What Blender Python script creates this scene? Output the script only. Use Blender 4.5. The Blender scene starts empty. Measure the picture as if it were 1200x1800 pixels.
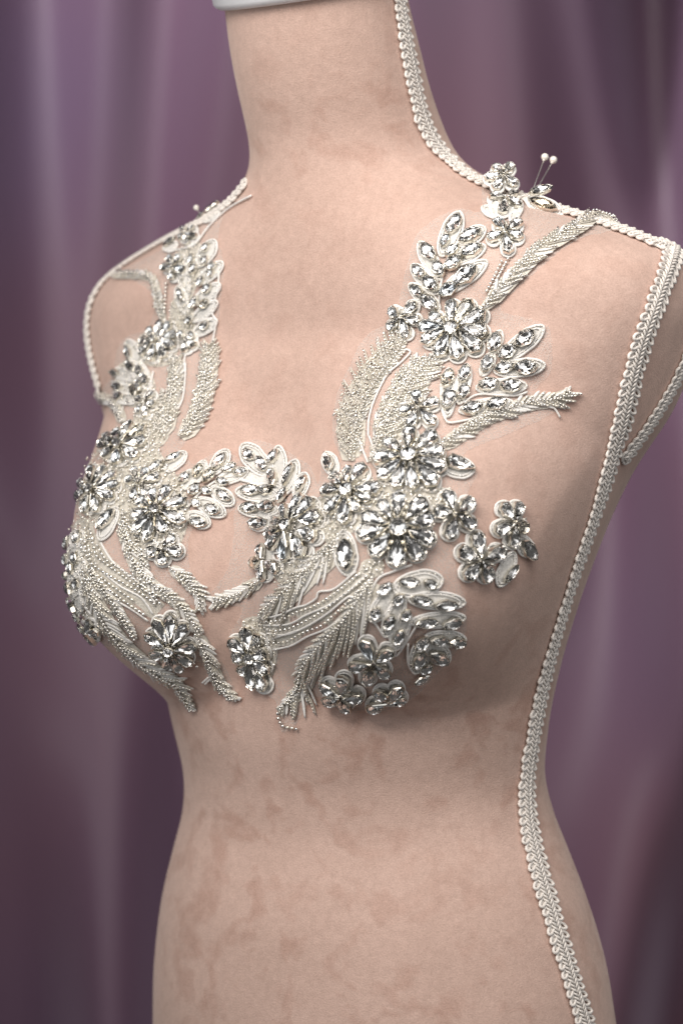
import bpy, math, random
import numpy as np
from mathutils import Vector, Matrix
from mathutils.bvhtree import BVHTree
from mathutils.geometry import delaunay_2d_cdt

random.seed(7)
R = math.radians
scene = bpy.context.scene
C = scene.collection

# ------------------------------------------------------------------ camera
CAM_D, FPX = 1.5, 5000.0            # metres to the body axis, focal length in photo pixels (1800 high)
cam_data = bpy.data.cameras.new('camera')
cam_data.sensor_fit = 'VERTICAL'
cam_data.sensor_height = 36.0
cam_data.lens = 36.0 * FPX / 1800.0
cam_data.clip_start = 0.05
cam_data.clip_end = 50
cam_data.dof.use_dof = True
cam_data.dof.focus_distance = 1.405
cam_data.dof.aperture_fstop = 4.8
cam_data.dof.aperture_blades = 9
cam = bpy.data.objects.new('camera', cam_data)
PITCH, ROLL = R(5), R(3.5)          # aimed a little down, held a little askew
CAMP = Vector((0, -CAM_D * math.cos(PITCH), CAM_D * math.sin(PITCH)))
_f = Vector((0, math.cos(PITCH), -math.sin(PITCH)))
_r0, _u0 = Vector((1, 0, 0)), Vector((0, math.sin(PITCH), math.cos(PITCH)))
_r = _r0 * math.cos(ROLL) - _u0 * math.sin(ROLL)
_u = _r0 * math.sin(ROLL) + _u0 * math.cos(ROLL)
cam.matrix_world = Matrix(((_r.x, _u.x, -_f.x, CAMP.x), (_r.y, _u.y, -_f.y, CAMP.y), (_r.z, _u.z, -_f.z, CAMP.z), (0, 0, 0, 1)))
C.objects.link(cam)
scene.camera = cam

# ------------------------------------------------------------------ world, lamps, exposure
w = bpy.data.worlds.new('World')
scene.world = w
w.use_nodes = True
w.node_tree.nodes['Background'].inputs[0].default_value = (1.0, 0.97, 0.95, 1)
w.node_tree.nodes['Background'].inputs[1].default_value = 0.07


def area(name, loc, target, size, power, col, size_y=None, spread=180):
    d = bpy.data.lights.new(name, 'AREA')
    d.energy = power
    d.color = col
    d.size = size
    d.spread = R(spread)
    if size_y:
        d.shape = 'RECTANGLE'
        d.size_y = size_y
    o = bpy.data.objects.new(name, d)
    o.location = loc
    o.rotation_euler = (Vector(target) - Vector(loc)).to_track_quat('-Z', 'Y').to_euler()
    C.objects.link(o)
    return o


area('key_softbox', (-0.42, -0.95, 0.92), (0.16, -0.08, 0.20), 0.65, 2.3, (1.0, 0.93, 0.86), spread=64)
area('overhead_fill_panel', (0.35, -0.75, 1.08), (0.30, -0.12, 0.20), 1.1, 3.1, (1.0, 0.95, 0.90), spread=76)  # added overhead panel, gives upward stone facets something white to reflect
area('side_fill_panel', (1.45, -1.75, 0.60), (0.1, -0.1, 0.52), 1.6, 3.7, (0.98, 0.97, 0.98), 1.9, spread=102)  # added fill panel at front right, kept large for white facets
area('left_fill_panel', (-1.75, -0.95, 0.55), (0.1, -0.1, 0.52), 1.6, 4.6, (0.97, 0.98, 1.0), 2.0, spread=102)  # no real window: added panel on the left, whitens the stones' reflections
area('curtain_light', (-0.75, 0.25, 1.05), (0.0, 1.15, 0.45), 0.3, 2.4, (1.0, 0.94, 0.97), spread=70)  # added lamp grazing the curtain, brightens its top and shades the folds

vs = scene.view_settings
vs.view_transform = 'Standard'
vs.look = 'None'
vs.exposure = 0.05
vs.gamma = 1.0
vs.use_curve_mapping = False
scene.cycles.use_denoising = True
scene.cycles.max_bounces = 12
scene.cycles.transmission_bounces = 12
scene.cycles.transparent_max_bounces = 24
scene.cycles.sample_clamp_indirect = 8.0

# ------------------------------------------------------------------ materials


def material(name):
    m = bpy.data.materials.new(name)
    m.use_nodes = True
    nt = m.node_tree
    return m, nt, nt.nodes['Principled BSDF']


def node(nt, kind, **kw):
    n = nt.nodes.new(kind)
    for k, v in kw.items():
        if k.startswith('i_'):
            key = k[2:]
            key = int(key) if key.isdigit() else key.replace('_', ' ')
            n.inputs[key].default_value = v
        else:
            setattr(n, k, v)
    return n


def ramp(nt, stops):
    n = nt.nodes.new('ShaderNodeValToRGB')
    e = n.color_ramp.elements
    while len(e) < len(stops):
        e.new(0.5)
    for el, (p, c) in zip(e, stops):
        el.position = p
        el.color = c if len(c) == 4 else (*c, 1)
    return n


def mix_col(nt, fac, a, b, mode='MIX'):
    n = nt.nodes.new('ShaderNodeMix')
    n.data_type = 'RGBA'
    n.blend_type = mode
    for sock, v in ((n.inputs[0], fac), (n.inputs[6], a), (n.inputs[7], b)):
        if hasattr(v, 'links') or isinstance(v, bpy.types.NodeSocket):
            nt.links.new(v, sock)
        elif isinstance(v, (int, float)):
            sock.default_value = v
        else:
            sock.default_value = (*v, 1) if len(v) == 3 else v
    return n.outputs[2]


def mat_velvet():
    m, nt, b = material('suede_velvet')
    L = nt.links
    tc = node(nt, 'ShaderNodeTexCoord')
    # brushed patches in the nap
    mp = node(nt, 'ShaderNodeMapping')
    mp.inputs['Rotation'].default_value = (0.3, 0.5, 0.4)
    mp.inputs['Scale'].default_value = (1, 1, 1.0)
    L.new(tc.outputs['Object'], mp.inputs[0])
    warp = node(nt, 'ShaderNodeTexNoise', i_Scale=22.0, i_Detail=3.0)
    L.new(mp.outputs[0], warp.inputs['Vector'])
    addv = node(nt, 'ShaderNodeVectorMath', operation='MULTIPLY_ADD')
    addv.inputs[1].default_value = (0.05, 0.05, 0.03)
    L.new(warp.outputs['Color'], addv.inputs[0])
    L.new(mp.outputs[0], addv.inputs[2])
    n1 = node(nt, 'ShaderNodeTexNoise', i_Scale=58.0, i_Detail=2.5, i_Roughness=0.55)
    L.new(addv.outputs[0], n1.inputs['Vector'])
    r1 = ramp(nt, [(0.50, (0, 0, 0)), (0.56, (0.5, 0.5, 0.5)), (0.66, (1, 1, 1))])
    L.new(n1.outputs[0], r1.inputs[0])
    # where the marks gather: waist and neck, little on the chest
    n0 = node(nt, 'ShaderNodeTexNoise', i_Scale=5.5, i_Detail=1.5)
    L.new(tc.outputs['Object'], n0.inputs['Vector'])
    sep = node(nt, 'ShaderNodeSeparateXYZ')
    L.new(tc.outputs['Object'], sep.inputs[0])
    zr = ramp(nt, [(0.0, (0.75, 0.75, 0.75)), (0.36, (0.95, 0.95, 0.95)), (0.47, (0.3, 0.3, 0.3)), (0.78, (0.25, 0.25, 0.25)), (0.86, (0.8, 0.8, 0.8))])
    zm = node(nt, 'ShaderNodeMapRange', i_1=-0.30, i_2=0.28)
    L.new(sep.outputs['Z'], zm.inputs[0])
    L.new(zm.outputs[0], zr.inputs[0])
    r0 = ramp(nt, [(0.18, (0, 0, 0)), (0.44, (1, 1, 1))])
    L.new(n0.outputs[0], r0.inputs[0])
    k = node(nt, 'ShaderNodeMath', operation='MULTIPLY')
    L.new(r1.outputs[0], k.inputs[0])
    L.new(r0.outputs[0], k.inputs[1])
    k2 = node(nt, 'ShaderNodeMath', operation='MULTIPLY')
    L.new(k.outputs[0], k2.inputs[0])
    L.new(zr.outputs[0], k2.inputs[1])
    base = mix_col(nt, k2.outputs[0], (0.62, 0.450, 0.385), (0.520, 0.345, 0.285))
    # slow tone drift
    n2 = node(nt, 'ShaderNodeTexNoise', i_Scale=9.0, i_Detail=2.0)
    L.new(tc.outputs['Object'], n2.inputs['Vector'])
    r2 = ramp(nt, [(0.35, (0.90, 0.88, 0.87)), (0.65, (1.06, 1.05, 1.05))])
    L.new(n2.outputs[0], r2.inputs[0])
    base = mix_col(nt, 1.0, base, r2.outputs[0], 'MULTIPLY')
    # pile speckle
    n3 = node(nt, 'ShaderNodeTexNoise', i_Scale=1300.0, i_Detail=2.0)
    L.new(tc.outputs['Object'], n3.inputs['Vector'])
    r3 = ramp(nt, [(0.3, (0.90, 0.89, 0.88)), (0.7, (1.08, 1.08, 1.08))])
    L.new(n3.outputs[0], r3.inputs[0])
    base = mix_col(nt, 1.0, base, r3.outputs[0], 'MULTIPLY')
    n4 = node(nt, 'ShaderNodeTexNoise', i_Scale=210.0, i_Detail=3.0, i_Roughness=0.7)
    L.new(tc.outputs['Object'], n4.inputs['Vector'])
    r4 = ramp(nt, [(0.32, (0.93, 0.92, 0.915)), (0.68, (1.05, 1.05, 1.05))])
    L.new(n4.outputs[0], r4.inputs[0])
    base = mix_col(nt, 1.0, base, r4.outputs[0], 'MULTIPLY')
    L.new(base, b.inputs['Base Color'])
    b.inputs['Roughness'].default_value = 0.9
    b.inputs['Specular IOR Level'].default_value = 0.15
    b.inputs['Sheen Weight'].default_value = 0.35
    b.inputs['Sheen Roughness'].default_value = 0.45
    b.inputs['Sheen Tint'].default_value = (1.0, 0.92, 0.86, 1)
    bump = node(nt, 'ShaderNodeBump', i_Strength=0.35, i_Distance=0.0006)
    L.new(n3.outputs[0], bump.inputs['Height'])
    bump2 = node(nt, 'ShaderNodeBump', i_Strength=0.25, i_Distance=0.0012)
    L.new(n1.outputs[0], bump2.inputs['Height'])
    L.new(bump.outputs[0], bump2.inputs['Normal'])
    L.new(bump2.outputs[0], b.inputs['Normal'])
    return m


def mat_cord(name, col, rough=0.5, sheen=0.3, bump_scale=1400, bump_d=0.0003):
    m, nt, b = material(name)
    tc = node(nt, 'ShaderNodeTexCoord')
    n = node(nt, 'ShaderNodeTexNoise', i_Scale=bump_scale, i_Detail=2.0)
    nt.links.new(tc.outputs['Object'], n.inputs['Vector'])
    r = ramp(nt, [(0.3, tuple(c * 0.82 for c in col)), (0.7, tuple(min(1, c * 1.06) for c in col))])
    nt.links.new(n.outputs[0], r.inputs[0])
    nt.links.new(r.outputs[0], b.inputs['Base Color'])
    b.inputs['Roughness'].default_value = rough
    b.inputs['Sheen Weight'].default_value = sheen
    bp = node(nt, 'ShaderNodeBump', i_Strength=0.6, i_Distance=bump_d)
    nt.links.new(n.outputs[0], bp.inputs['Height'])
    nt.links.new(bp.outputs[0], b.inputs['Normal'])
    return m


def mat_metal(name, col, rough, metallic=1.0):
    m, nt, b = material(name)
    b.inputs['Base Color'].default_value = (*col, 1)
    b.inputs['Metallic'].default_value = metallic
    b.inputs['Roughness'].default_value = rough
    return m


def mat_glass(name, col=(1, 1, 1), ior=1.55, rough=0.0):
    m, nt, b = material(name)
    b.inputs['Base Color'].default_value = (*col, 1)
    b.inputs['Transmission Weight'].default_value = 1.0
    b.inputs['IOR'].default_value = ior
    b.inputs['Roughness'].default_value = rough
    return m


def mat_tulle():
    m, nt, b = material('tulle_net')
    L = nt.links
    out = nt.nodes['Material Output']
    nt.nodes.remove(b)
    tr = node(nt, 'ShaderNodeBsdfTransparent')
    df = node(nt, 'ShaderNodeBsdfDiffuse')
    df.inputs[0].default_value = (0.80, 0.76, 0.72, 1)
    tc = node(nt, 'ShaderNodeTexCoord')
    v = node(nt, 'ShaderNodeTexVoronoi', feature='DISTANCE_TO_EDGE', i_Scale=950.0)
    L.new(tc.outputs['Object'], v.inputs['Vector'])
    r = ramp(nt, [(0.0, (0.45, 0.45, 0.45)), (0.20, (0.04, 0.04, 0.04))])
    L.new(v.outputs['Distance'], r.inputs[0])
    mx = node(nt, 'ShaderNodeMixShader')
    L.new(r.outputs[0], mx.inputs[0])
    L.new(tr.outputs[0], mx.inputs[1])
    L.new(df.outputs[0], mx.inputs[2])
    L.new(mx.outputs[0], out.inputs[0])
    return m


def mat_satin():
    m, nt, b = material('purple_satin')
    L = nt.links
    tc = node(nt, 'ShaderNodeTexCoord')
    n = node(nt, 'ShaderNodeTexNoise', i_Scale=2.2, i_Detail=1.0)
    L.new(tc.outputs['Object'], n.inputs['Vector'])
    r = ramp(nt, [(0.30, (0.180, 0.092, 0.128)), (0.64, (0.175, 0.115, 0.185))])
    L.new(n.outputs[0], r.inputs[0])
    L.new(r.outputs[0], b.inputs['Base Color'])
    b.inputs['Roughness'].default_value = 0.42
    b.inputs['Sheen Weight'].default_value = 0.6
    b.inputs['Sheen Tint'].default_value = (0.85, 0.75, 0.95, 1)
    b.inputs['Sheen Roughness'].default_value = 0.4
    b.inputs['Specular IOR Level'].default_value = 0.6
    return m


M = {
    'velvet': mat_velvet(),
    'braid': mat_cord('ivory_braid', (0.86, 0.81, 0.76), 0.45, 0.25),
    'cord': mat_cord('white_cord', (0.92, 0.90, 0.87), 0.45, 0.3),
    'stitch': mat_cord('satin_stitch', (0.81, 0.79, 0.75), 0.42, 0.3, 900, 0.0008),
    'pad': mat_cord('cream_stitch', (0.72, 0.68, 0.60), 0.5, 0.3, 900, 0.0008),
    'foil': mat_metal('stone_foil', (0.97, 0.96, 0.94), 0.03),
    'setting': mat_metal('stone_setting', (0.80, 0.77, 0.70), 0.20),
    'glass': mat_glass('stone_glass'),
    'blue': mat_glass('blue_flash_glass', (0.88, 0.94, 1.0)),  # slight tint in place of the blue fire a cut stone flashes
    'gold': mat_glass('gold_flash_glass', (1.0, 0.95, 0.84)),  # warm tint standing in for golden flashes of light
    'champagne': mat_glass('champagne_glass', (1.0, 0.86, 0.66)),
    'silver_bead': mat_metal('silver_bead', (0.93, 0.91, 0.87), 0.10),
    'cream_bead': mat_metal('cream_bead', (0.88, 0.84, 0.75), 0.16, 0.65),
    'tulle': mat_tulle(),
    'satin': mat_satin(),
    'pin': mat_metal('pin_steel', (0.95, 0.93, 0.90), 0.45),
}
_m, _nt, _b = material('pearl')
_b.inputs['Base Color'].default_value = (0.86, 0.82, 0.76, 1)
_b.inputs['Roughness'].default_value = 0.22
_b.inputs['Coat Weight'].default_value = 0.5
M['pearl'] = _m
_m, _nt, _b = material('white_cap_paint')
_b.inputs['Base Color'].default_value = (0.80, 0.81, 0.84, 1)
_b.inputs['Roughness'].default_value = 0.38
M['white'] = _m

# ------------------------------------------------------------------ mesh helpers


class MB:
    """collects vertices and faces, with a material slot per face"""

    def __init__(self):
        self.v, self.f, self.m = [], [], []

    def add(self, vs_, fs, slot=0):
        o = len(self.v)
        self.v.extend([tuple(p) for p in vs_])
        self.f.extend([tuple(i + o for i in f) for f in fs])
        self.m.extend([slot] * len(fs))

    def tube(self, pts, r, sides=6, closed=False, slot=0, flat=None, nrm=None, caps=True):
        """tube along 3-D points; r a number or list; with nrm, flattened by flat along the normal"""
        n = len(pts)
        if n < 2:
            return
        vv, ff = [], []
        up = None
        for i in range(n):
            a = pts[(i - 1) % n] if (closed or i > 0) else pts[i]
            b = pts[(i + 1) % n] if (closed or i < n - 1) else pts[i]
            t = (b - a)
            t = t.normalized() if t.length > 1e-9 else Vector((0, 0, 1))
            if nrm is not None:
                u = nrm[i] - t * nrm[i].dot(t)
            elif up is None:
                u = t.orthogonal()
            else:
                u = up - t * up.dot(t)
            u = u.normalized() if u.length > 1e-9 else t.orthogonal().normalized()
            up = u
            s = t.cross(u)
            rr = r[i] if hasattr(r, '__len__') else r
            fl = flat if flat else 1.0
            for k in range(sides):
                an = 2 * math.pi * k / sides
                vv.append(pts[i] + s * (math.cos(an) * rr) + u * (math.sin(an) * rr * fl))
        for i in range(n if closed else n - 1):
            j = (i + 1) % n
            for k in range(sides):
                l = (k + 1) % sides
                ff.append((i * sides + k, i * sides + l, j * sides + l, j * sides + k))
        if caps and not closed:
            ff.append(tuple(range(sides - 1, -1, -1)))
            ff.append(tuple((n - 1) * sides + k for k in range(sides)))
        self.add(vv, ff, slot)

    def build(self, name, mats, parent=None, smooth=True, kind=None):
        me = bpy.data.meshes.new(name)
        me.from_pydata(self.v, [], self.f)
        for m in (mats if isinstance(mats, (list, tuple)) else [mats]):
            me.materials.append(m)
        me.polygons.foreach_set('material_index', self.m)
        me.polygons.foreach_set('use_smooth', [smooth] * len(self.f))
        me.update()
        return link(name, me, parent, kind)


def link(name, me, parent=None, kind=None):
    o = bpy.data.objects.new(name, me)
    C.objects.link(o)
    o.parent = parent
    if kind:
        o['kind'] = kind
    return o


def tag(o, label, cat, group=None):
    o['label'] = label
    o['category'] = cat
    if group:
        o['group'] = group
    return o


# ------------------------------------------------------------------ curtain behind
def build_curtain():
    mb = MB()
    nx, nz = 420, 60
    x0, x1, z0, z1 = -1.55, 1.55, -1.1, 1.3
    # fold crests: x position (metres on the curtain), width, depth, lean
    def cx(px):
        return (px - 600) * .00053
    folds = [(cx(-640), .10, .12, .02), (cx(-420), .09, .11, -.02), (cx(-190), .085, .11, .03), (cx(25), .060, .10, -.05), (cx(230), .042, .07, .04), (cx(345), .034, .05, .10),
             (cx(520), .075, .11, .03), (cx(720), .050, .07, .0), (cx(905), .078, .14, .01), (cx(1115), .030, .045, -.03), (cx(1225), .052, .13, .15),
             (cx(1420), .08, .12, .03), (cx(1640), .09, .11, -.02), (cx(1880), .10, .12, .0), (cx(2150), .10, .12, .02)]
    vv = []
    for j in range(nz + 1):
        z = z0 + (z1 - z0) * j / nz
        for i in range(nx + 1):
            x = x0 + (x1 - x0) * i / nx
            d = 0.0
            for (fx, fw, fd, ln) in folds:
                fw_ = fw * 1.15
                q = (x - fx - ln * (z) * 1.6 - 0.012 * math.sin(3.1 * z + fx * 9)) / fw_
                d += fd * math.exp(-q * q) * (1 + 0.25 * math.sin(2.2 * z + fx * 5))
            d += 0.006 * math.sin(14 * x + 5 * z)
            vv.append((x, 1.14 - d, z))
    ff = []
    for j in range(nz):
        for i in range(nx):
            a = j * (nx + 1) + i
            ff.append((a, a + 1, a + nx + 2, a + nx + 1))
    mb.add(vv, ff)
    o = mb.build('curtain', M['satin'])
    sol = o.modifiers.new('thickness', 'SOLIDIFY')
    sol.thickness = 0.002
    tag(o, 'purple satin curtain hanging in soft folds behind the mannequin', 'curtain')


build_curtain()

# ------------------------------------------------------------------ mannequin body
TH = R(35)
CT, ST = math.cos(TH), math.sin(TH)
X0 = 0.012


def body(u, v, z):
    """u to the mannequin's left, v forward, z up  ->  world"""
    return Vector((X0 + u * CT - v * ST, -u * ST - v * CT, z))


def unbody(p):
    x, y = p.x - X0, p.y
    return (x * CT - y * ST, -x * ST - y * CT, p.z)


def superloop(a, bf, bb, n, vc, N=200):
    t = np.linspace(0, 2 * np.pi, N, endpoint=False)
    c, s = np.cos(t), np.sin(t)
    e = 2.0 / n
    u = a * np.sign(c) * np.abs(c) ** e
    v = np.sign(s) * np.abs(s) ** e
    v = vc + np.where(v > 0, v * bf, v * bb)
    return u, v


def unroll(px, py):
    """photo pixel with the camera's tilt taken out"""
    dx, dy = px - 600, py - 900
    c, s_ = math.cos(ROLL), math.sin(ROLL)
    return 600 + dx * c - dy * s_, 900 + dx * s_ + dy * c


def project(u, v, z):
    """body coordinates -> untilted photo pixels"""
    x = X0 + u * CT - v * ST - CAMP.x
    y = -u * ST - v * CT - CAMP.y
    h = z - CAMP.z
    d = y * _f.y + h * _f.z
    return 600 + FPX * x / d, 900 - FPX * (y * _u0.y + h * _u0.z) / d


LEFT = [(388, -60), (396, 25), (406, 100), (421, 175), (435, 235), (447, 290), (456, 335), (150, 540), (150, 580), (160, 640), (172, 700),
        (186, 740), (216, 850), (240, 958), (262, 1072), (284, 1185), (303, 1273), (323, 1362), (326, 1395), (320, 1433), (299, 1514),
        (282, 1590), (272, 1677), (268, 1742), (269, 1800), (272, 1900), (280, 2000), (300, 2200)]
RIGHT = [(706, -60), (722, 25), (742, 100), (760, 175), (786, 240), (822, 290), (1240, 470), (1232, 560), (1222, 630), (1195, 700), (1147, 775), (1099, 850),
         (1054, 958), (1013, 1072), (981, 1185), (964, 1273), (956, 1350), (957, 1364), (967, 1411), (996, 1487), (1025, 1562),
         (1048, 1630), (1069, 1714), (1082, 1800), (1100, 1900), (1108, 2000), (1105, 2200)]
LE = np.array([unroll(*p) for p in LEFT])
RE = np.array([unroll(*p) for p in RIGHT])


def fit(z, rb, n, back=1.0):
    """half width and forward offset whose outline at height z spans the photo's outline"""
    a, vc = 0.12 if z < .19 else .05, 0.0
    for _ in range(15):
        def ext(a_, v_):
            u, v = superloop(a_, a_ * rb, a_ * rb * back, n, v_)
            qx, qy = project(u, v, z)
            i, j = qx.argmin(), qx.argmax()
            return np.array([qx[i] - np.interp(qy[i], LE[:, 1], LE[:, 0]), qx[j] - np.interp(qy[j], RE[:, 1], RE[:, 0])])
        e0 = ext(a, vc)
        h = 2e-4
        J = np.stack([(ext(a + h, vc) - e0) / h, (ext(a, vc + h) - e0) / h], 1)
        d = np.clip(np.linalg.solve(J, -e0), -.03, .03)
        a, vc = a + float(d[0]), vc + float(d[1])
    return a, vc


LEV = []      # z, a, bf, bb, n, vc


def lev_fit(z, rb, n=2.0, back=1.0):
    a, vc = fit(z, rb, n, back)
    LEV.append((z, a, a * rb, a * rb * back, n, vc))


for row in [(-.38, .74), (-.33, .74), (-.30, .74), (-.27, .74), (-.245, .73), (-.22, .72), (-.20, .71), (-.176, .70), (-.155, .70),
            (-.138, .71), (-.112, .73), (-.085, .74), (-.052, .74), (-.018, .72), (.015, .66, 2.1), (.048, .58, 2.3), (.078, .52, 2.5), (.100, .46, 2.6)]:
    lev_fit(*row)
LEV += [(z_, a_, fr_ - vc_, bb_, n_, vc_) for z_, a_, fr_, bb_, n_, vc_ in (      # shoulders: fr_ is how far the front reaches
    (0.116, .180, .0565, .066, 2.5, -.029), (0.127, .175, .0555, .062, 2.2, -.029), (0.1355, .160, .0540, .058, 2.05, -.027),
    (0.145, .135, .0525, .055, 2.0, -.024), (0.154, .110, .0505, .053, 1.95, -.021), (0.163, .085, .0485, .051, 1.9, -.018),
    (0.172, .068, .0470, .050, 1.9, -.015), (0.183, .0555, .0458, .050, 1.95, -.011))]
for z_ in (.20, .22, .24, .262, .288):
    lev_fit(z_, 1.0)
LEV.sort()
LV = np.array(LEV)


def pchip(x, y, q):
    h = np.diff(x)
    d = np.diff(y) / h
    m = np.zeros_like(y)
    for i in range(1, len(x) - 1):
        if d[i - 1] * d[i] > 0:
            w1, w2 = 2 * h[i] + h[i - 1], h[i] + 2 * h[i - 1]
            m[i] = (w1 + w2) / (w1 / d[i - 1] + w2 / d[i])
    m[0], m[-1] = d[0], d[-1]
    i = np.clip(np.searchsorted(x, q) - 1, 0, len(x) - 2)
    t = (q - x[i]) / h[i]
    return ((2 * t**3 - 3 * t**2 + 1) * y[i] + (t**3 - 2 * t**2 + t) * h[i] * m[i]
            + (-2 * t**3 + 3 * t**2) * y[i + 1] + (t**3 - t**2) * h[i] * m[i + 1])


BUST = dict(A=.050, uc=.078, zc=-.026, ru=.088, up=.125, dn=.071)


def build_torso():
    N = 220
    zs = np.arange(-.37, .2875, .0016)
    cols = [pchip(LV[:, 0], LV[:, k], zs) for k in range(1, 6)]
    for k in range(5):           # soften the joints of the profile
        for _ in range(16):
            c = cols[k]
            c[1:-1] = 0.25 * c[:-2] + 0.5 * c[1:-1] + 0.25 * c[2:]
    vv, ff = [], []
    B = BUST
    for j, z in enumerate(zs):
        a, bf, bb, n, vc = [cols[k][j] for k in range(5)]
        u, v = superloop(a, bf, bb, n, vc, N)
        zz = (z - B['zc']) / (B['up'] if z > B['zc'] else B['dn'])
        r2 = ((np.abs(u) - B['uc']) / B['ru'])**2 + zz**2
        h = np.where((r2 < 1) & (v > vc - .02), B['A'] * np.clip(1 - r2, 0, 1)**1.45, 0)
        h = h * np.clip((v - vc + .02) / .05, 0, 1)
        u = u + np.sign(u) * h * 0.30
        v = v + h * 0.95
        for k in range(N):
            vv.append(body(float(u[k]), float(v[k]), float(z)))
    nl = len(zs)
    for j in range(nl - 1):
        for k in range(N):
            l = (k + 1) % N
            ff.append((j * N + k, (j + 1) * N + k, (j + 1) * N + l, j * N + l))
    ff.append(tuple(range(N)))
    ff.append(tuple((nl - 1) * N + N - 1 - k for k in range(N)))
    return vv, ff


TV, TF = build_torso()
mannequin = bpy.data.objects.new('dress_mannequin', None)
mannequin.location = body(0, 0, -.37)
C.objects.link(mannequin)
tag(mannequin, 'beige velvet dress mannequin torso edged with ivory loop braid', 'mannequin')


def under(o, root):
    o.parent = root
    o.matrix_parent_inverse = Matrix.Translation(-Vector(root.location))
    return o


_mb = MB()
_mb.add(TV, TF)
under(_mb.build('torso', M['velvet']), mannequin)
BVH = BVHTree.FromPolygons(TV, TF[:-2])


STIFF = None


def hit(px, py):
    """surface point and normal of the body under a place in the photo (nearest point where the body is missed)"""
    d = (_f + _r * ((px - 600) / FPX) + _u * ((900 - py) / FPX)).normalized()
    if STIFF:          # a stiff motif standing off the body in its own plane
        q, n = STIFF
        return CAMP + d * ((q - CAMP).dot(n) / d.dot(n)), n
    p, n, i, dist = BVH.ray_cast(CAMP, d)
    if p is None:
        best = None
        for k in range(60):
            q = CAMP + d * (1.25 + k * 0.01)
            r = BVH.find_nearest(q)
            if best is None or r[3] < best[3]:
                best = r
        p, n = best[0], best[1]
    if n.dot(d) > 0 and False:
        n = -n
    return p, n


def near(p):
    r = BVH.find_nearest(p)
    return r[0], r[1]


# white collar cap at the top of the neck
def build_cap():
    mb = MB()
    a, vc = fit(.265, 1.0, 2.0)
    c = body(0, vc + .002, .2690)
    ax = (body(0, .16, 1) - body(0, 0, 0)).normalized()
    e1 = ax.orthogonal().normalized()
    e2 = ax.cross(e1)
    prof = [(.030, -.001), (.0485, -.001), (.0505, .0002), (.0518, .0022), (.0522, .02), (.0522, .05), (.0510, .054), (.02, .055), (.001, .055)]
    n = 96
    vv = [c + ax * h + (e1 * math.cos(2 * math.pi * k / n) + e2 * math.sin(2 * math.pi * k / n)) * r for r, h in prof for k in range(n)]
    ff = [(i * n + k, i * n + (k + 1) % n, (i + 1) * n + (k + 1) % n, (i + 1) * n + k) for i in range(len(prof) - 1) for k in range(n)]
    mb.add(vv, ff)
    under(mb.build('neck_cap', M['white']), mannequin)


build_cap()

# ------------------------------------------------------------------ loop braid sewn along the seams
def resample(pts, step):
    out = [pts[0].copy()]
    acc = 0.0
    for a, b in zip(pts[:-1], pts[1:]):
        L = (b - a).length
        while acc + L >= step:
            t = (step - acc) / L
            a = a.lerp(b, t)
            out.append(a.copy())
            L = (b - a).length
            acc = 0.0
        acc += L
    return out


def spline(pts, n=8, closed=False):
    """Catmull-Rom through tuples or Vectors"""
    P = [Vector(p) for p in pts]
    m = len(P)
    out = []
    for i in range(m if closed else m - 1):
        if closed:
            p0, p1, p2, p3 = P[(i - 1) % m], P[i], P[(i + 1) % m], P[(i + 2) % m]
        else:
            p0, p1, p2, p3 = P[max(i - 1, 0)], P[i], P[i + 1], P[min(i + 2, m - 1)]
        for k in range(n):
            t = k / n
            out.append(0.5 * ((2 * p1) + (p2 - p0) * t + (2 * p0 - 5 * p1 + 4 * p2 - p3) * t * t + (3 * p1 - p0 - 3 * p2 + p3) * t**3))
    if not closed:
        out.append(P[-1].copy())
    return out


def smooth_pts(pts, k=3):
    pts = [p.copy() for p in pts]
    for _ in range(k):
        pts = [pts[0]] + [(pts[i - 1] + pts[i] * 2 + pts[i + 1]) / 4 for i in range(1, len(pts) - 1)] + [pts[-1]]
    return pts


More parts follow.
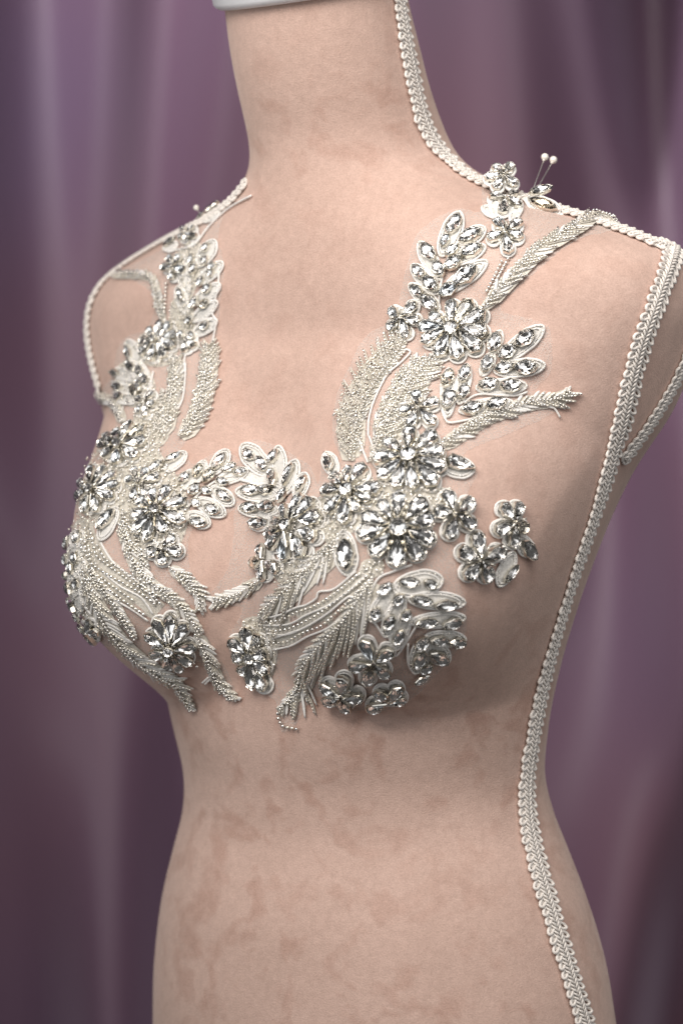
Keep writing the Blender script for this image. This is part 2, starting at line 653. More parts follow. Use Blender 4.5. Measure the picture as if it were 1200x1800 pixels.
def braid(line, half=.0062, per=.0046, flip=False):
    line = resample(smooth_pts(line, 6), per)
    nr = [near(p)[1] for p in line]
    for _ in range(4):
        nr = [nr[0]] + [(nr[i - 1] + nr[i] + nr[i + 1]).normalized() for i in range(1, len(nr) - 1)] + [nr[-1]]
    mb = MB()
    vv = []
    for i in range(len(line) - 1):
        p, n = line[i], nr[i]
        t = (line[i + 1] - line[max(i - 1, 0)]).normalized()
        if flip:
            t = -t
        s = n.cross(t).normalized()
        for f in (-.72, -.25, .25, .72):          # woven core the loops are caught in
            vv.append(near(p + s * (half * f))[0] + n * (.0013 - .0008 * abs(f)))
        jit = 1 + random.uniform(-.08, .08)
        for side in (-1, 1):
            W = half * jit * random.uniform(.95, 1.05)
            pts = []
            K = 13
            for k in range(K + 1):                # a teardrop of cord, round at the outer end
                q = k / K
                an = math.pi * (2 * q - 1)
                wv = W * (.62 + .38 * math.cos(an)) if abs(an) < 2.0 else W * (.46 - .42 * (abs(an) - 2.0) / 1.14)
                br = per * .36 * math.sin(an) if abs(an) < 2.0 else per * .33 * math.copysign(1, an) * (1 - .55 * (abs(an) - 2.0) / 1.14)
                sv = .50 * (W - wv) * -1 + .5 * W + br
                lift = .0010 + .0004 * math.cos(an) + (.0005 if an > 0 else 0)
                pts.append(near(p + s * (side * wv) + t * sv)[0] + n * lift)
            mb.tube(pts, .00084, 6, caps=False)
            # herringbone plait down the middle, two strands to each loop
            for h in (0, .5):
                a = p + s * (side * half * .50) + t * (per * (.0 + h))
                b = p - s * (side * half * .05) + t * (per * (.95 + h))
                c_ = a.lerp(b, .5)
                mb.tube([near(a)[0] + n * .0012, near(c_)[0] + n * .0023, near(b)[0] + n * .0018], [.0005, .00066, .0005], 5)
    m = len(vv) // 4
    mb.add(vv, [(k * 4 + j, k * 4 + j + 1, k * 4 + 5 + j, k * 4 + 4 + j) for k in range(m - 1) for j in range(3)])
    return under(mb.build('braid_trim', M['braid']), mannequin)


def px_line(pts, n=6):
    return [hit(q.x, q.y)[0] for q in spline([(x, y, 0) for x, y in pts], n)]


def mirror(p):
    u, v, z = unbody(p)
    return body(-u, v, z)


seam = px_line([(1075, 794), (1060, 850), (1036, 925), (1010, 1000), (987, 1075), (965, 1150), (942, 1250), (927, 1340), (923, 1385), (926, 1446),
                (945, 1533), (971, 1621), (997, 1708), (1025, 1796), (1052, 1880)])
arm_front = px_line([(1186, 432), (1165, 489), (1135, 572), (1110, 655), (1092, 739), (1075, 794)])
arm_back = px_line([(1092, 808), (1125, 765), (1155, 719), (1190, 662)])
neck_line = px_line([(699, -8), (704, 30), (712, 80), (722, 130), (733, 185), (748, 230), (770, 264), (798, 289)])


def ridge(sgn):
    out = []
    for k in range(40):
        u = .064 + (.172 - .064) * k / 39
        vv_ = -.008 - .013 * k / 39
        o = body(sgn * u, vv_, .5)
        p, n, i, d = BVH.ray_cast(o, Vector((0, 0, -1)))
        out.append(p)
    return out


shoulder_line = ridge(1)
shoulder_line += [near(shoulder_line[-1].lerp(arm_front[0], f))[0] for f in (.35, .7)]
_b0 = unbody(arm_back[-1])
_b1 = unbody(arm_front[0])
for f in (.12, .25, .4, .55, .7, .85, .95):      # round behind the arm plate to the shoulder tip
    arm_back.append(near(body(_b0[0] + (_b1[0] - _b0[0]) * f + .01, _b0[1] + (_b1[1] - _b0[1]) * f ** 1.8 - .012 * math.sin(math.pi * f), _b0[2] + (_b1[2] + .002 - _b0[2]) * math.sin(math.pi / 2 * f)))[0])
neck_line += [near(p)[0] for p in (neck_line[-1].lerp(shoulder_line[0], .5), shoulder_line[0])]
braid(arm_front[:-1] + seam)
braid(arm_back, .0052)
braid(neck_line + shoulder_line[1:], .0061)
far_line = px_line([(434, 322), (405, 358), (345, 398), (255, 443), (190, 491), (161, 540), (157, 590), (166, 640), (180, 690)])
braid(far_line, .0036)

# ------------------------------------------------------------------ stones
PX = 0.0003           # metres per photo pixel near the body axis


def stone_mesh(name, shape, mats, n=8):
    ts = [2 * math.pi * k / n for k in range(2 * n)]

    def out(t, sc):
        c, s = math.cos(t), math.sin(t)
        if shape == 'pear':
            x, y = .5 * c, .5 * s * ((1 + c) / 2 + .01) ** .62 * 1.30
            cx = .14
        elif shape == 'marquise':
            x, y = .5 * c, .5 * s * abs(s) ** .35
            cx = 0
        else:
            x, y = .5 * c, .5 * s
            cx = 0
        return (cx + (x - cx) * sc, y * sc)
    mb = MB()
    st = 2 * math.pi / n
    girdle = [(*out(k * st, 1.0), .30) for k in range(n)]
    mid = [(*out((k + .5) * st, .78), .66) for k in range(n)]
    tab = [(*out(k * st, .50), .88) for k in range(n)]
    pav = [(*out((k + .5) * st, .55), .02) for k in range(n)]
    cul = (.10 if shape == 'pear' else 0, 0, -.12)
    v = girdle + mid + tab + pav + [cul]
    G, Mi, T, Pv, Cu = 0, n, 2 * n, 3 * n, 4 * n
    crown, foil = [], []
    for k in range(n):
        l = (k + 1) % n
        crown += [(G + k, G + l, Mi + k), (Mi + k, G + l, Mi + l), (Mi + k, Mi + l, T + l), (Mi + k, T + l, T + k)]
        foil += [(G + l, G + k, Pv + k), (G + l, Pv + k, Pv + l), (Pv + l, Pv + k, Cu)]
    crown.append(tuple(T + k for k in range(n)))
    mb.add(v, crown, 0)
    mb.add(v, foil, 1)
    # pressed metal setting round the stone, with a little lip
    ring = [[(*out(k * st, sc), z) for k in range(n)] for sc, z in ((1.10, -.45), (1.12, .22), (1.06, .40), (1.00, .34))]
    vv = [p for r_ in ring for p in r_]
    fs = [(i * n + k, i * n + (k + 1) % n, (i + 1) * n + (k + 1) % n, (i + 1) * n + k) for i in range(3) for k in range(n)]
    mb.add(vv, fs, 2)
    me = bpy.data.meshes.new(name)
    me.from_pydata(mb.v, [], mb.f)
    for m in mats:
        me.materials.append(m)
    me.polygons.foreach_set('material_index', mb.m)
    me.update()
    return me


SM = {}
for sh in ('pear', 'marquise', 'round'):
    SM[sh] = stone_mesh(sh + '_stone', sh, [M['glass'], M['foil'], M['setting']], 8)
    for tint in ('blue', 'gold'):
        SM[sh + '_' + tint] = stone_mesh(sh + '_' + tint + '_stone', sh, [M[tint], M['foil'], M['setting']], 8)
    SM[sh + '_champagne'] = stone_mesh(sh + '_champagne_stone', sh, [M['champagne'], M['foil'], M['setting']], 8)


def put_stone(parent, shape, p, n, d, length, width, height=None, lift=.0016, tilt=7):
    d = (d - n * d.dot(n)).normalized()
    s = n.cross(d)
    h = height or min(.0036, .40 * width + .0004)
    rot = Matrix((d, s, n)).transposed()
    rot = rot @ Matrix.Rotation(R(random.uniform(-tilt, tilt)), 3, 'X') @ Matrix.Rotation(R(random.uniform(-tilt, tilt)), 3, 'Y')
    if shape in ('pear', 'marquise') and random.random() < .09:
        shape += random.choice(('_blue', '_gold'))
    o = bpy.data.objects.new('crystal', SM[shape])
    C.objects.link(o)
    o.parent = parent
    o.matrix_basis = Matrix.Translation(p + n * (lift + h * .42)) @ rot.to_4x4() @ Matrix.Diagonal((length, width, h, 1))
    return o


def seg_stone(parent, shape, a, b, wr=.55, wpx=None, lift=.0016, lmax=.0145, lmin=.0045, tilt=7, lift0=None):
    """stone lying between two places of the photo (first one the narrow end)"""
    p0, n0 = hit(*a)
    p1, n1 = hit(*b)
    lp = math.hypot(b[0] - a[0], b[1] - a[1]) * PX
    d = p1 - p0
    L = min(max(d.length, lmin), lmax, lp * 1.9 + .002)
    c, n = hit((a[0] + b[0]) / 2, (a[1] + b[1]) / 2)
    n = (n + n0 + n1).normalized()
    W = wpx * PX if wpx else max(min(lp, L) * wr, .0032)
    if lift0 is not None:          # raise the narrow end
        d = (p1 + n * 0) - (p0 + n * lift0)
        n = (n - d.normalized() * n.dot(d.normalized())).normalized()
        c = c + n * lift0 * .5
    return put_stone(parent, shape, c, n, d, L, W, lift=lift, tilt=tilt)


# ------------------------------------------------------------------ embroidery pieces
def drape(pts, lift):
    out, nr = [], []
    for q in pts:
        p, n = hit(q[0], q[1])
        out.append(p + n * lift)
        nr.append(n)
    return out, nr


def cord(mb, pts, r=.00058, lift=.0009, closed=False, slot=0, n=5, sm=True):
    P = spline([(x, y, 0) for x, y in pts], n, closed) if sm else [Vector((x, y, 0)) for x, y in pts]
    q, nr = drape(P, lift)
    mb.tube(q, r, 6, closed, slot, caps=not closed)


def pad(mb, outline, lift=.0005, slot=1, dome=.0006, rings=3):
    """stitched filling of an outline, its edge ridged like satin stitch"""
    n = len(outline)
    cx = sum(p[0] for p in outline) / n
    cy = sum(p[1] for p in outline) / n
    vv = []
    for j in range(rings):
        f = 1 - j / rings
        for k, p in enumerate(outline):
            q = (cx + (p[0] - cx) * f, cy + (p[1] - cy) * f)
            a, nn = hit(*q)
            vv.append(a + nn * (lift + dome * (1 - f * f) + (.00022 if k % 2 else -.00012) * (1 if j else .4)))
    a, nn = hit(cx, cy)
    vv.append(a + nn * (lift + dome))
    ff = []
    for j in range(rings - 1):
        for k in range(n):
            l = (k + 1) % n
            ff.append((j * n + k, j * n + l, (j + 1) * n + l, (j + 1) * n + k))
    j = rings - 1
    for k in range(n):
        ff.append((j * n + k, j * n + (k + 1) % n, rings * n))
    mb.add(vv, ff, slot)


def bead_seg(mb, p, d, n, L, r, slot):
    """bugle bead: a short six-sided tube with rounded ends"""
    a, b = p - d * (L * .5), p + d * (L * .5)
    mb.tube([a, a.lerp(b, .15), a.lerp(b, .85), b], [r * .6, r, r, r * .6], 5, slot=slot)


_ico = []
for zc, rr, k0 in ((-.85, .52, 0), (0, 1.0, .5), (.85, .52, 0)):
    _ico += [(rr * math.cos(2 * math.pi * (k + k0) / 6), rr * math.sin(2 * math.pi * (k + k0) / 6), zc) for k in range(6)]
_icof = [(5, 4, 3, 2, 1, 0), (12, 13, 14, 15, 16, 17)]
for k in range(6):
    l = (k + 1) % 6
    _icof += [(k, l, 6 + k), (l, 6 + l, 6 + k), (6 + k, 6 + l, 12 + l), (6 + k, 12 + l, 12 + k)]


def bead_ball(mb, p, n, r, slot):
    e1 = n.orthogonal().normalized()
    e1 = Matrix.Rotation(random.uniform(0, 3), 3, n) @ e1
    e2 = n.cross(e1)
    mb.add([p + (e1 * a + e2 * b + n * c) * r for a, b, c in _ico], _icof, slot)


def ring_bead(mb, p, n, r, slot):
    e1 = n.orthogonal().normalized()
    e2 = n.cross(e1)
    pts = [p + (e1 * math.cos(2 * math.pi * k / 8) + e2 * math.sin(2 * math.pi * k / 8)) * r for k in range(8)]
    mb.tube(pts, r * .36, 4, True, slot)


EMB = [M['cord'], M['stitch'], M['pad']]
BEADS = [M['silver_bead'], M['cream_bead'], M['cord']]


class Applique:
    def __init__(self, name, base, label, cat):
        self.root = bpy.data.objects.new(name, None)
        self.root.location = hit(*base)[0]
        C.objects.link(self.root)
        tag(self.root, label, cat)

    def part(self, mb, name, mats, smooth=True, kind=None):
        return under(mb.build(name, mats, None, smooth, kind), self.root)


def beads_under(mb, parent, smooth=True):
    if mb.f:
        o = mb.build('seed_beads', BEADS, parent, smooth, 'stuff')
        return o


def flower(ap, c, ends, core=0, w=None, rim=3.5, rin=None, champagne=False, lift=.0018):
    cx, cy = c
    es = sorted(ends, key=lambda e: math.atan2(e[1] - cy, e[0] - cx))
    n = len(es)
    mb, bd = MB(), MB()
    outline = []
    ws = []
    for e in es:
        dx, dy = e[0] - cx, e[1] - cy
        L = math.hypot(dx, dy)
        wp = w or min(.58 * L, .66 * L * 2 * math.pi / max(n, 4.5))
        ws.append(wp)
        ux, uy = dx / L, dy / L
        ox, oy = e[0] - ux * wp * .5, e[1] - uy * wp * .5
        a0 = math.atan2(uy, ux)
        outline.append((cx + (ox - cx) * .55 + math.cos(a0 - 1.57) * wp * .42, cy + (oy - cy) * .55 + math.sin(a0 - 1.57) * wp * .42))
        for k in range(7):
            an = a0 + R(-100 + 200 * k / 6)
            outline.append((ox + math.cos(an) * (wp * .5 + rim), oy + math.sin(an) * (wp * .5 + rim)))
    pad(mb, outline, .0006, 1, .0009)
    cord(mb, outline, .00062, .0011, True, n=3)
    inner = [(cx + (x - cx) * .90, cy + (y - cy) * .90) for x, y in outline]
    cord(mb, inner, .00045, .0013, True, n=3)
    fl = ap.part(mb, 'flower_motif', EMB)
    for i, e in enumerate(es):
        dx, dy = e[0] - cx, e[1] - cy
        L = math.hypot(dx, dy)
        ri = rin if rin is not None else (core * .75 if core else L * .08)
        a = (cx + dx / L * ri, cy + dy / L * ri)
        seg_stone(fl, 'pear', a, (cx + dx * 1.05, cy + dy * 1.05), wpx=ws[i] * 1.10, lift=lift, lift0=.0016 if core else .0008, tilt=5)
        # sewing holes at the rim of each setting
        p, nn = hit(cx + dx * .86, cy + dy * .86)
        if random.random() < .8:
            ring_bead(bd, p + nn * (lift + min(.0042, .5 * ws[i] * PX) * 1.25), nn, .00062, 0)
        # bugle beads between the petals
        e2 = es[(i + 1) % n]
        an1, an2 = math.atan2(dy, dx), math.atan2(e2[1] - cy, e2[0] - cx)
        while an2 < an1:
            an2 += 2 * math.pi
        if an2 - an1 < 2.2:
            am = (an1 + an2) / 2
            for rr in ((.42, .62) if core else (.5,)):
                q = (cx + math.cos(am) * L * rr, cy + math.sin(am) * L * rr)
                q2 = (cx + math.cos(am) * L * (rr + .1), cy + math.sin(am) * L * (rr + .1))
                p, nn = hit(*q)
                p2, _n = hit(*q2)
                if (p2 - p).length > 1e-5:
                    bead_seg(bd, p + nn * .0042, (p2 - p).normalized(), nn, .0026, .00055, 1)
    if core:
        p, nn = hit(cx, cy)
        e1 = nn.orthogonal()
        put_stone(fl, 'round', p, nn, e1, core * 2 * PX, core * 2 * PX, .0044, lift=.0034, tilt=4)
        for k in range(12):
            an = 2 * math.pi * k / 12
            q, n2 = hit(cx + math.cos(an) * core * 1.12, cy + math.sin(an) * core * 1.12)
            bead_ball(bd, q + n2 * .0046, n2, .00055, 0)
    else:
        p, nn = hit(cx, cy)
        for k in range(3):
            q, n2 = hit(cx + random.uniform(-3, 3), cy + random.uniform(-3, 3))
            bead_ball(bd, q + n2 * .0040, n2, .0007, k % 2)
    beads_under(bd, fl)
    return fl


def lobe_outline(base, tip, wpx, bend=0, n=20):
    bx, by = base
    dx, dy = tip[0] - bx, tip[1] - by
    L = math.hypot(dx, dy)
    ux, uy = dx / L, dy / L
    pts = []
    for k in range(n):
        t = 2 * math.pi * k / n
        s = .5 + .5 * math.cos(t)            # 1 at the tip
        hw = .5 * wpx * math.sin(t) * (abs(math.sin(t)) ** .12 if True else 1) * (1.08 if s > .5 else 1)
        pts.append((bx + dx * s - uy * hw, by + dy * s + ux * hw))
    return pts


def spray(ap, lobes, stones, cords=(), name='leaf_spray', wr=.60, extra_pads=(), lift=.0014):
    mb, bd = MB(), MB()
    for base, tip, wpx in lobes:
        o = lobe_outline(base, tip, wpx)
        pad(mb, o, .0005, 1, .0007)
        cord(mb, o, .00062, .0011, True, n=3)
        L = math.hypot(tip[0] - base[0], tip[1] - base[1])
        o2 = lobe_outline((base[0] + (tip[0] - base[0]) * .07, base[1] + (tip[1] - base[1]) * .07),
                          (tip[0] - (tip[0] - base[0]) * .09, tip[1] - (tip[1] - base[1]) * .09), wpx * .74)
        cord(mb, o2, .00040, .0014, True, n=3)
        # fine cut beads laid like stitches along the lobe edge
        for k, q in enumerate(lobe_outline(base, tip, wpx * .80, n=26)):
            if random.random() < .85:
                p, nn = hit(*q)
                bead_ball(bd, p + nn * .0015, nn, .00046, (2, 1, 0)[k % 3])
    for o in extra_pads:
        pad(mb, o, .0004, 1, .0004)
    for c_ in cords:
        cord(mb, c_, .00058, .0012)
    sp = ap.part(mb, name, EMB)
    for st in stones:
        a, b = st[0], st[1]
        ww = st[2] if len(st) > 2 and not isinstance(st[2], str) else None
        sh = st[2] if len(st) > 2 and isinstance(st[2], str) else 'marquise'
        L = math.hypot(b[0] - a[0], b[1] - a[1])
        g = .05
        seg_stone(sp, sh, (a[0] - (b[0] - a[0]) * g, a[1] - (b[1] - a[1]) * g), (b[0] + (b[0] - a[0]) * g, b[1] + (b[1] - a[1]) * g), wpx=(ww or max(L * wr, 13)) * 1.15, lift=lift, tilt=7)
        for q in ((a[0] + (b[0] - a[0]) * .1, a[1] + (b[1] - a[1]) * .1), (a[0] + (b[0] - a[0]) * .9, a[1] + (b[1] - a[1]) * .9)):
            if random.random() < .6:
                p, nn = hit(*q)
                ring_bead(bd, p + nn * .0034, nn, .00055, random.choice((0, 1)))
    beads_under(bd, sp)
    return sp


def frond(ap, spine, wl, wr, step=8.5, ang=40, name='beaded_frond', taper=.35, base_taper=.1, spine_bead=2.5, edge=2.5, lift=.0006, bl=5.6, br=1.5, fill=True, white=.15):
    """feather of bead rows: spine from root to tip, barbs on the left and right leaning to the tip"""
    P = spline([(x, y, 0) for x, y in spine], 10)
    P = resample(P, 1.0)
    tot = len(P)
    mb, bd = MB(), MB()
    if tot < 6:
        return

    def prof(i):
        f = i / (tot - 1)
        g = 1.0
        if f > 1 - taper:
            g *= max(.12, math.sqrt(max(0, 1 - ((f - 1 + taper) / taper) ** 2)))
        if f < base_taper:
            g *= .45 + .55 * f / base_taper
        return g

    def tan(i):
        t = P[min(i + 3, tot - 1)] - P[max(i - 3, 0)]
        return t.normalized()
    ca, sa = math.cos(R(ang)), math.sin(R(ang))
    i = 0.0
    while i < tot - 2:
        ii = int(i)
        t = tan(ii)
        for side, wd in ((-1, wl), (1, wr)):
            if wd <= 0:
                continue
            L = wd * prof(ii) / sa * random.uniform(.80, 1.12)
            if L < 4:
                continue
            nrm2 = Vector((t.y, -t.x, 0)) * (-side)       # right-hand side of travel for side = 1 (y down)
            jig = R(random.uniform(-9, 9))
            dr = (t * math.cos(R(ang) + jig) + nrm2 * math.sin(R(ang) + jig))
            s0 = P[ii] + dr * 2.2
            e0 = P[ii] + dr * L
            mid = (s0 + e0) / 2 - t * (L * .06)
            row = spline([s0, mid, e0], 4)
            q, nr = drape(row, lift + .0006)
            slot = 0 if random.random() < white else 1 if random.random() < .5 else 2
            if fill:
                mb.tube(q, [.0008] * (len(q) - 2) + [.0006, .0004], 6, slot=slot, flat=.5, nrm=nr)
            # beads along the barb
            if slot == 0:
                continue
            rb = resample(row, bl * random.uniform(.95, 1.1))
            for a, b in zip(rb[:-1], rb[1:]):
                pa, na = hit(a.x, a.y)
                pb, nb = hit(b.x, b.y)
                if (pb - pa).length < 1e-5 or (pb - pa).length > .011:
                    continue
                dd = (pb - pa)
                m_ = (pa + pb) / 2 + na * (lift + .0015 + random.uniform(-.0001, .0003))
                bead_seg(bd, m_, (dd.normalized() + na * random.uniform(-.12, .12)).normalized(), na, dd.length * .86, br * PX, 0 if random.random() < .45 else 1)
        i += step * random.uniform(.85, 1.15)
    # spine: cup beads
    if spine_bead:
        for q in resample(P, spine_bead * 2.5):
            p, nn = hit(q.x, q.y)
            bead_ball(bd, p + nn * (lift + .0019), nn, spine_bead * PX, 0)
    # stitched backing strip
    L_, R_ = [], []
    for k in range(0, tot, 5):
        t = tan(k)
        nn2 = Vector((t.y, -t.x, 0))
        L_.append(P[k] + nn2 * (wl * prof(k) * .85 + 1))
        R_.append(P[k] - nn2 * (wr * prof(k) * .85 + 1))
    vv = []
    for a, b in zip(L_, R_):
        for f in (0, .33, .67, 1):
            q = a.lerp(b, f)
            p, nn = hit(q.x, q.y)
            vv.append(p + nn * (lift + .0001))
    ff = [(k * 4 + j, k * 4 + j + 1, k * 4 + 5 + j, k * 4 + 4 + j) for k in range(len(L_) - 1) for j in range(3)]
    mb.add(vv, ff, 2)
    fr = ap.part(mb, name, EMB)
    beads_under(bd, fr)
    return fr


def stems(ap, rows, cords, gap=8.0, r=3.2, name='beaded_stem', pads=()):
    mb, bd = MB(), MB()
    for o in pads:
        pad(mb, o, .0004, 2, .0003)
    for c_ in cords:
        cord(mb, c_, .00056, .0011)
    for row in rows:
        P = resample(spline([(x, y, 0) for x, y in row], 10), gap)
        for a, b in zip(P[:-1], P[1:]):
            pa, na = hit(a.x, a.y)
            pb, nb = hit(b.x, b.y)
            if (pb - pa).length < 1e-5:
                continue
            if random.random() < .6:
                bead_ball(bd, pa + na * .0015, na, r * PX * random.uniform(.92, 1.1), 0)
            else:
                bead_seg(bd, pa + na * .0015, (pb - pa).normalized(), na, gap * PX * .8, r * PX * .8, random.choice((0, 1)))
    st = ap.part(mb, name, EMB)
    beads_under(bd, st)
    return st


def filling(ap, zones, step=8, r=2.1, name='bead_filling'):
    """beads and stitches crowded between the motifs"""
    for z in zones:
        mb, bd = MB(), MB()
        o = [(q.x, q.y) for q in spline([(x, y, 0) for x, y in z], 4, True)]
        pad(mb, o, .0003, 2, .0003)
        xs, ys = [p[0] for p in o], [p[1] for p in o]
        y = min(ys)
        while y < max(ys):
            x = min(xs) + random.uniform(0, step)
            while x < max(xs):
                if in_poly(x, y, o):
                    p, n = hit(x + random.uniform(-2, 2), y + random.uniform(-2, 2))
                    if random.random() < .5:
                        bead_ball(bd, p + n * random.uniform(.0012, .0026), n, r * PX * random.uniform(.7, 1.25), random.choice((0, 0, 1)))
                    else:
                        d = Matrix.Rotation(random.uniform(0, 6.28), 3, n) @ n.orthogonal().normalized()
                        bead_seg(bd, p + n * random.uniform(.0012, .0026), d, n, .0022, .00052, random.choice((0, 1)))
                x += step * random.uniform(.75, 1.2)
            y += step * .85
        f = ap.part(mb, name, EMB)
        beads_under(bd, f)


def in_poly(x, y, poly):
    c = False
    j = len(poly) - 1
    for i in range(len(poly)):
        xi, yi = poly[i]
        xj, yj = poly[j]
        if (yi > y) != (yj > y) and x < (xj - xi) * (y - yi) / (yj - yi) + xi:
            c = not c
        j = i
    return c


def tulle(ap, poly, lift=.0003):
    P = [(q.x + random.uniform(-1.2, 1.2), q.y + random.uniform(-1.2, 1.2)) for q in spline([(x, y, 0) for x, y in poly], 6, True)]
    xs, ys = [p[0] for p in P], [p[1] for p in P]
    inner = []
    y = min(ys)
    while y < max(ys):
        x = min(xs)
        while x < max(xs):
            if in_poly(x, y, P):
                inner.append((x, y))
            x += 8
        y += 8
    allp = [Vector(p) for p in P + inner]
    n = len(P)
    r = delaunay_2d_cdt(allp, [(k, (k + 1) % n) for k in range(n)], [list(range(n))], 1, 0.01)
    vv = []
    for q in r[0]:
        p, nn = hit(q.x, q.y)
        vv.append(p + nn * (lift + .0002 * math.sin(q.x * .09) * math.sin(q.y * .07)))
    ff = []
    for f in r[2]:
        a, b, c_ = (vv[f[0]], vv[f[1]], vv[f[2]])
        if max((a - b).length, (b - c_).length, (c_ - a).length) < .03:
            ff.append(tuple(f))
    mb = MB()
    mb.add(vv, ff)
    return ap.part(mb, 'tulle_backing', M['tulle'])

# ------------------------------------------------------------------ the beaded lace, piece on the near side
near_lace = Applique('beaded_applique', (700, 930), 'sharp crystal beaded lace applique from the near braided shoulder over the near breast', 'applique')
A = near_lace
tulle(A, [(846, 300), (900, 290), (985, 380), (1080, 380), (1085, 402), (1010, 425), (940, 480), (880, 540), (930, 560), (965, 580), (968, 650), (940, 690), (1005, 690), (1003, 705), (975, 725),
          (900, 760), (850, 780), (815, 800), (838, 830), (820, 870), (835, 900), (800, 960), (806, 1020), (818, 1060), (815, 1120), (770, 1180), (705, 1240),
          (610, 1248), (555, 1225), (520, 1275), (495, 1285), (488, 1240), (470, 1220), (430, 1190), (400, 1130), (425, 1070), (370, 1068), (365, 1050), (395, 1010), (410, 960), (412, 880), (425, 790), (460, 775), (540, 815), (560, 850),
          (572, 795), (600, 812), (585, 760), (595, 690), (640, 595), (690, 560), (715, 470), (735, 410), (800, 368), (845, 370)])
filling(A, [[(585, 850), (640, 832), (672, 850), (785, 858), (775, 885), (755, 905), (640, 900), (625, 935), (590, 925)], [(556, 885), (600, 868), (592, 925), (620, 950), (598, 962), (566, 945)],
            [(640, 985), (672, 985), (668, 1012), (632, 1012)], [(500, 985), (560, 975), (600, 955), (565, 1000), (510, 1030), (485, 1015)]])
# shoulder flowers
_p, _n = hit(890, 352)
STIFF = (_p + _n * .001, (_n * .45 - (_p - CAMP).normalized() * .75 + Vector((0, 0, .35))).normalized())
flower(A, (884, 316), [(869, 297), (898, 295), (853, 318), (869, 337), (906, 331)], w=16)
sp = spray(A, [((925, 350), (988, 380), 28)], [((931, 345), (967, 334), 15)], cords=[[(920, 352), (940, 380), (970, 386), (988, 378)]], name='leaf_motif')
seg_stone(sp, 'marquise_champagne', (930, 356), (976, 374), wpx=20)
STIFF = None
spray(A, [((885, 385), (846, 368), 18), ((878, 396), (864, 352), 17), ((897, 394), (914, 358), 17)], [], name='stitched_scallop')
flower(A, (887, 358), [(860, 354), (907, 344), (911, 370), (881, 383)], w=16)
flower(A, (888, 417), [(872, 394), (913, 397), (859, 426), (917, 424), (895, 450)], w=18)
# top spray
spray(A, [((776, 452), (808, 375), 34), ((806, 433), (852, 403), 27), ((786, 466), (853, 435), 26), ((780, 514), (856, 461), 28),
          ((775, 492), (738, 427), 27), ((773, 516), (725, 467), 26), ((774, 545), (721, 500), 25)],
      [((788, 414), (807, 387)), ((780, 437), (787, 416)), ((786, 453), (806, 435)), ((810, 428), (844, 412)), ((815, 453), (846, 437)), ((785, 474), (812, 457)),
       ((802, 497), (838, 474)), ((777, 518), (804, 501)), ((745, 434), (765, 458)), ((767, 462), (779, 487)), ((729, 470), (748, 489)), ((748, 489), (771, 510)),
       ((725, 504), (745, 517)), ((745, 521), (770, 540))], cords=[[(772, 548), (776, 500), (790, 450)]])
frond(A, [(850, 542), (880, 508), (915, 473), (950, 440), (990, 415), (1020, 396), (1046, 378), (1076, 386)], 11, 18, step=9, ang=30, taper=.12, white=.2, lift=.0016)
stems(A, [[(893, 458), (878, 485), (862, 515), (852, 540)], [(882, 462), (868, 490), (852, 520)]], [[(890, 462), (875, 490), (860, 522)]], gap=7)
# big flower and its neighbours on the chest
flower(A, (798.5, 581), [(798, 530), (831, 531), (856, 550), (859, 587), (845, 622), (806, 637), (772, 633), (748, 607), (743, 580), (762, 553)], core=12)
flower(A, (710, 558), [(690, 544), (733, 533), (740, 564), (719, 597), (687, 578)], w=17)
spray(A, [((880, 634), (955, 574), 32), ((868, 654), (957, 641), 30), ((836, 684), (924, 679), 27), ((806, 724), (900, 709), 26), ((864, 624), (880, 582), 19),
          ((846, 662), (866, 622), 20), ((786, 735), (789, 650), 25), ((806, 712), (821, 642), 23)],
      [((910, 606), (937, 583)), ((878, 629), (905, 610)), ((905, 646), (941, 646)), ((870, 652), (899, 644)), ((840, 683), (872, 675)), ((878, 683), (912, 679)),
       ((812, 725), (844, 717)), ((853, 717), (885, 708)), ((864, 619), (876, 588)), ((849, 656), (861, 629)), ((782, 683), (793, 655)), ((783, 721), (793, 689)),
       ((811, 674), (821, 647)), ((808, 705), (820, 680))], cords=[[(776, 722), (782, 738), (792, 745), (832, 737), (862, 728)], [(815, 710), (840, 695), (900, 697), (925, 690)]])
frond(A, [(768, 790), (790, 775), (812, 760), (853, 734), (899, 717), (937, 706), (978, 700), (1004, 684)], 12, 17, step=9.5, ang=32, taper=.12, white=.22)
stems(A, [], [[(958, 712), (972, 718), (982, 734)]])
# feathers of bugle beads
frond(A, [(620, 812), (624, 780), (634, 740), (650, 700), (672, 662), (700, 625), (716, 590)], 42, 9, step=7.2, ang=48, taper=.30, base_taper=.2, spine_bead=2.2, white=.03)
frond(A, [(655, 815), (668, 780), (682, 745), (700, 710), (728, 668), (762, 628)], 17, 34, step=7.2, ang=42, taper=.35, base_taper=.2, spine_bead=2.0, white=.08)
frond(A, [(662, 770), (672, 735), (688, 700), (712, 662), (738, 628)], 12, 13, step=7.0, ang=34, taper=.3, white=.3, spine_bead=0)
stems(A, [[(712, 622), (693, 645), (676, 668)]], [[(716, 616), (722, 622), (705, 640), (684, 658), (670, 682), (657, 712), (650, 740), (649, 768)],
          [(716, 616), (704, 624), (686, 645)], [(632, 772), (640, 795), (648, 815)], [(650, 768), (658, 790), (664, 815)]], gap=7)
flower(A, (736, 724), [(734, 695), (770, 710), (763, 750), (722, 753), (706, 729)], w=19)
filling(A, [[(622, 805), (600, 780), (594, 735), (608, 690), (640, 645), (680, 605), (706, 602), (690, 640), (662, 680), (645, 730), (640, 790)],
            [(668, 790), (662, 750), (680, 705), (712, 650), (752, 628), (770, 645), (735, 690), (708, 735), (690, 780)]], step=6.5, r=1.6)
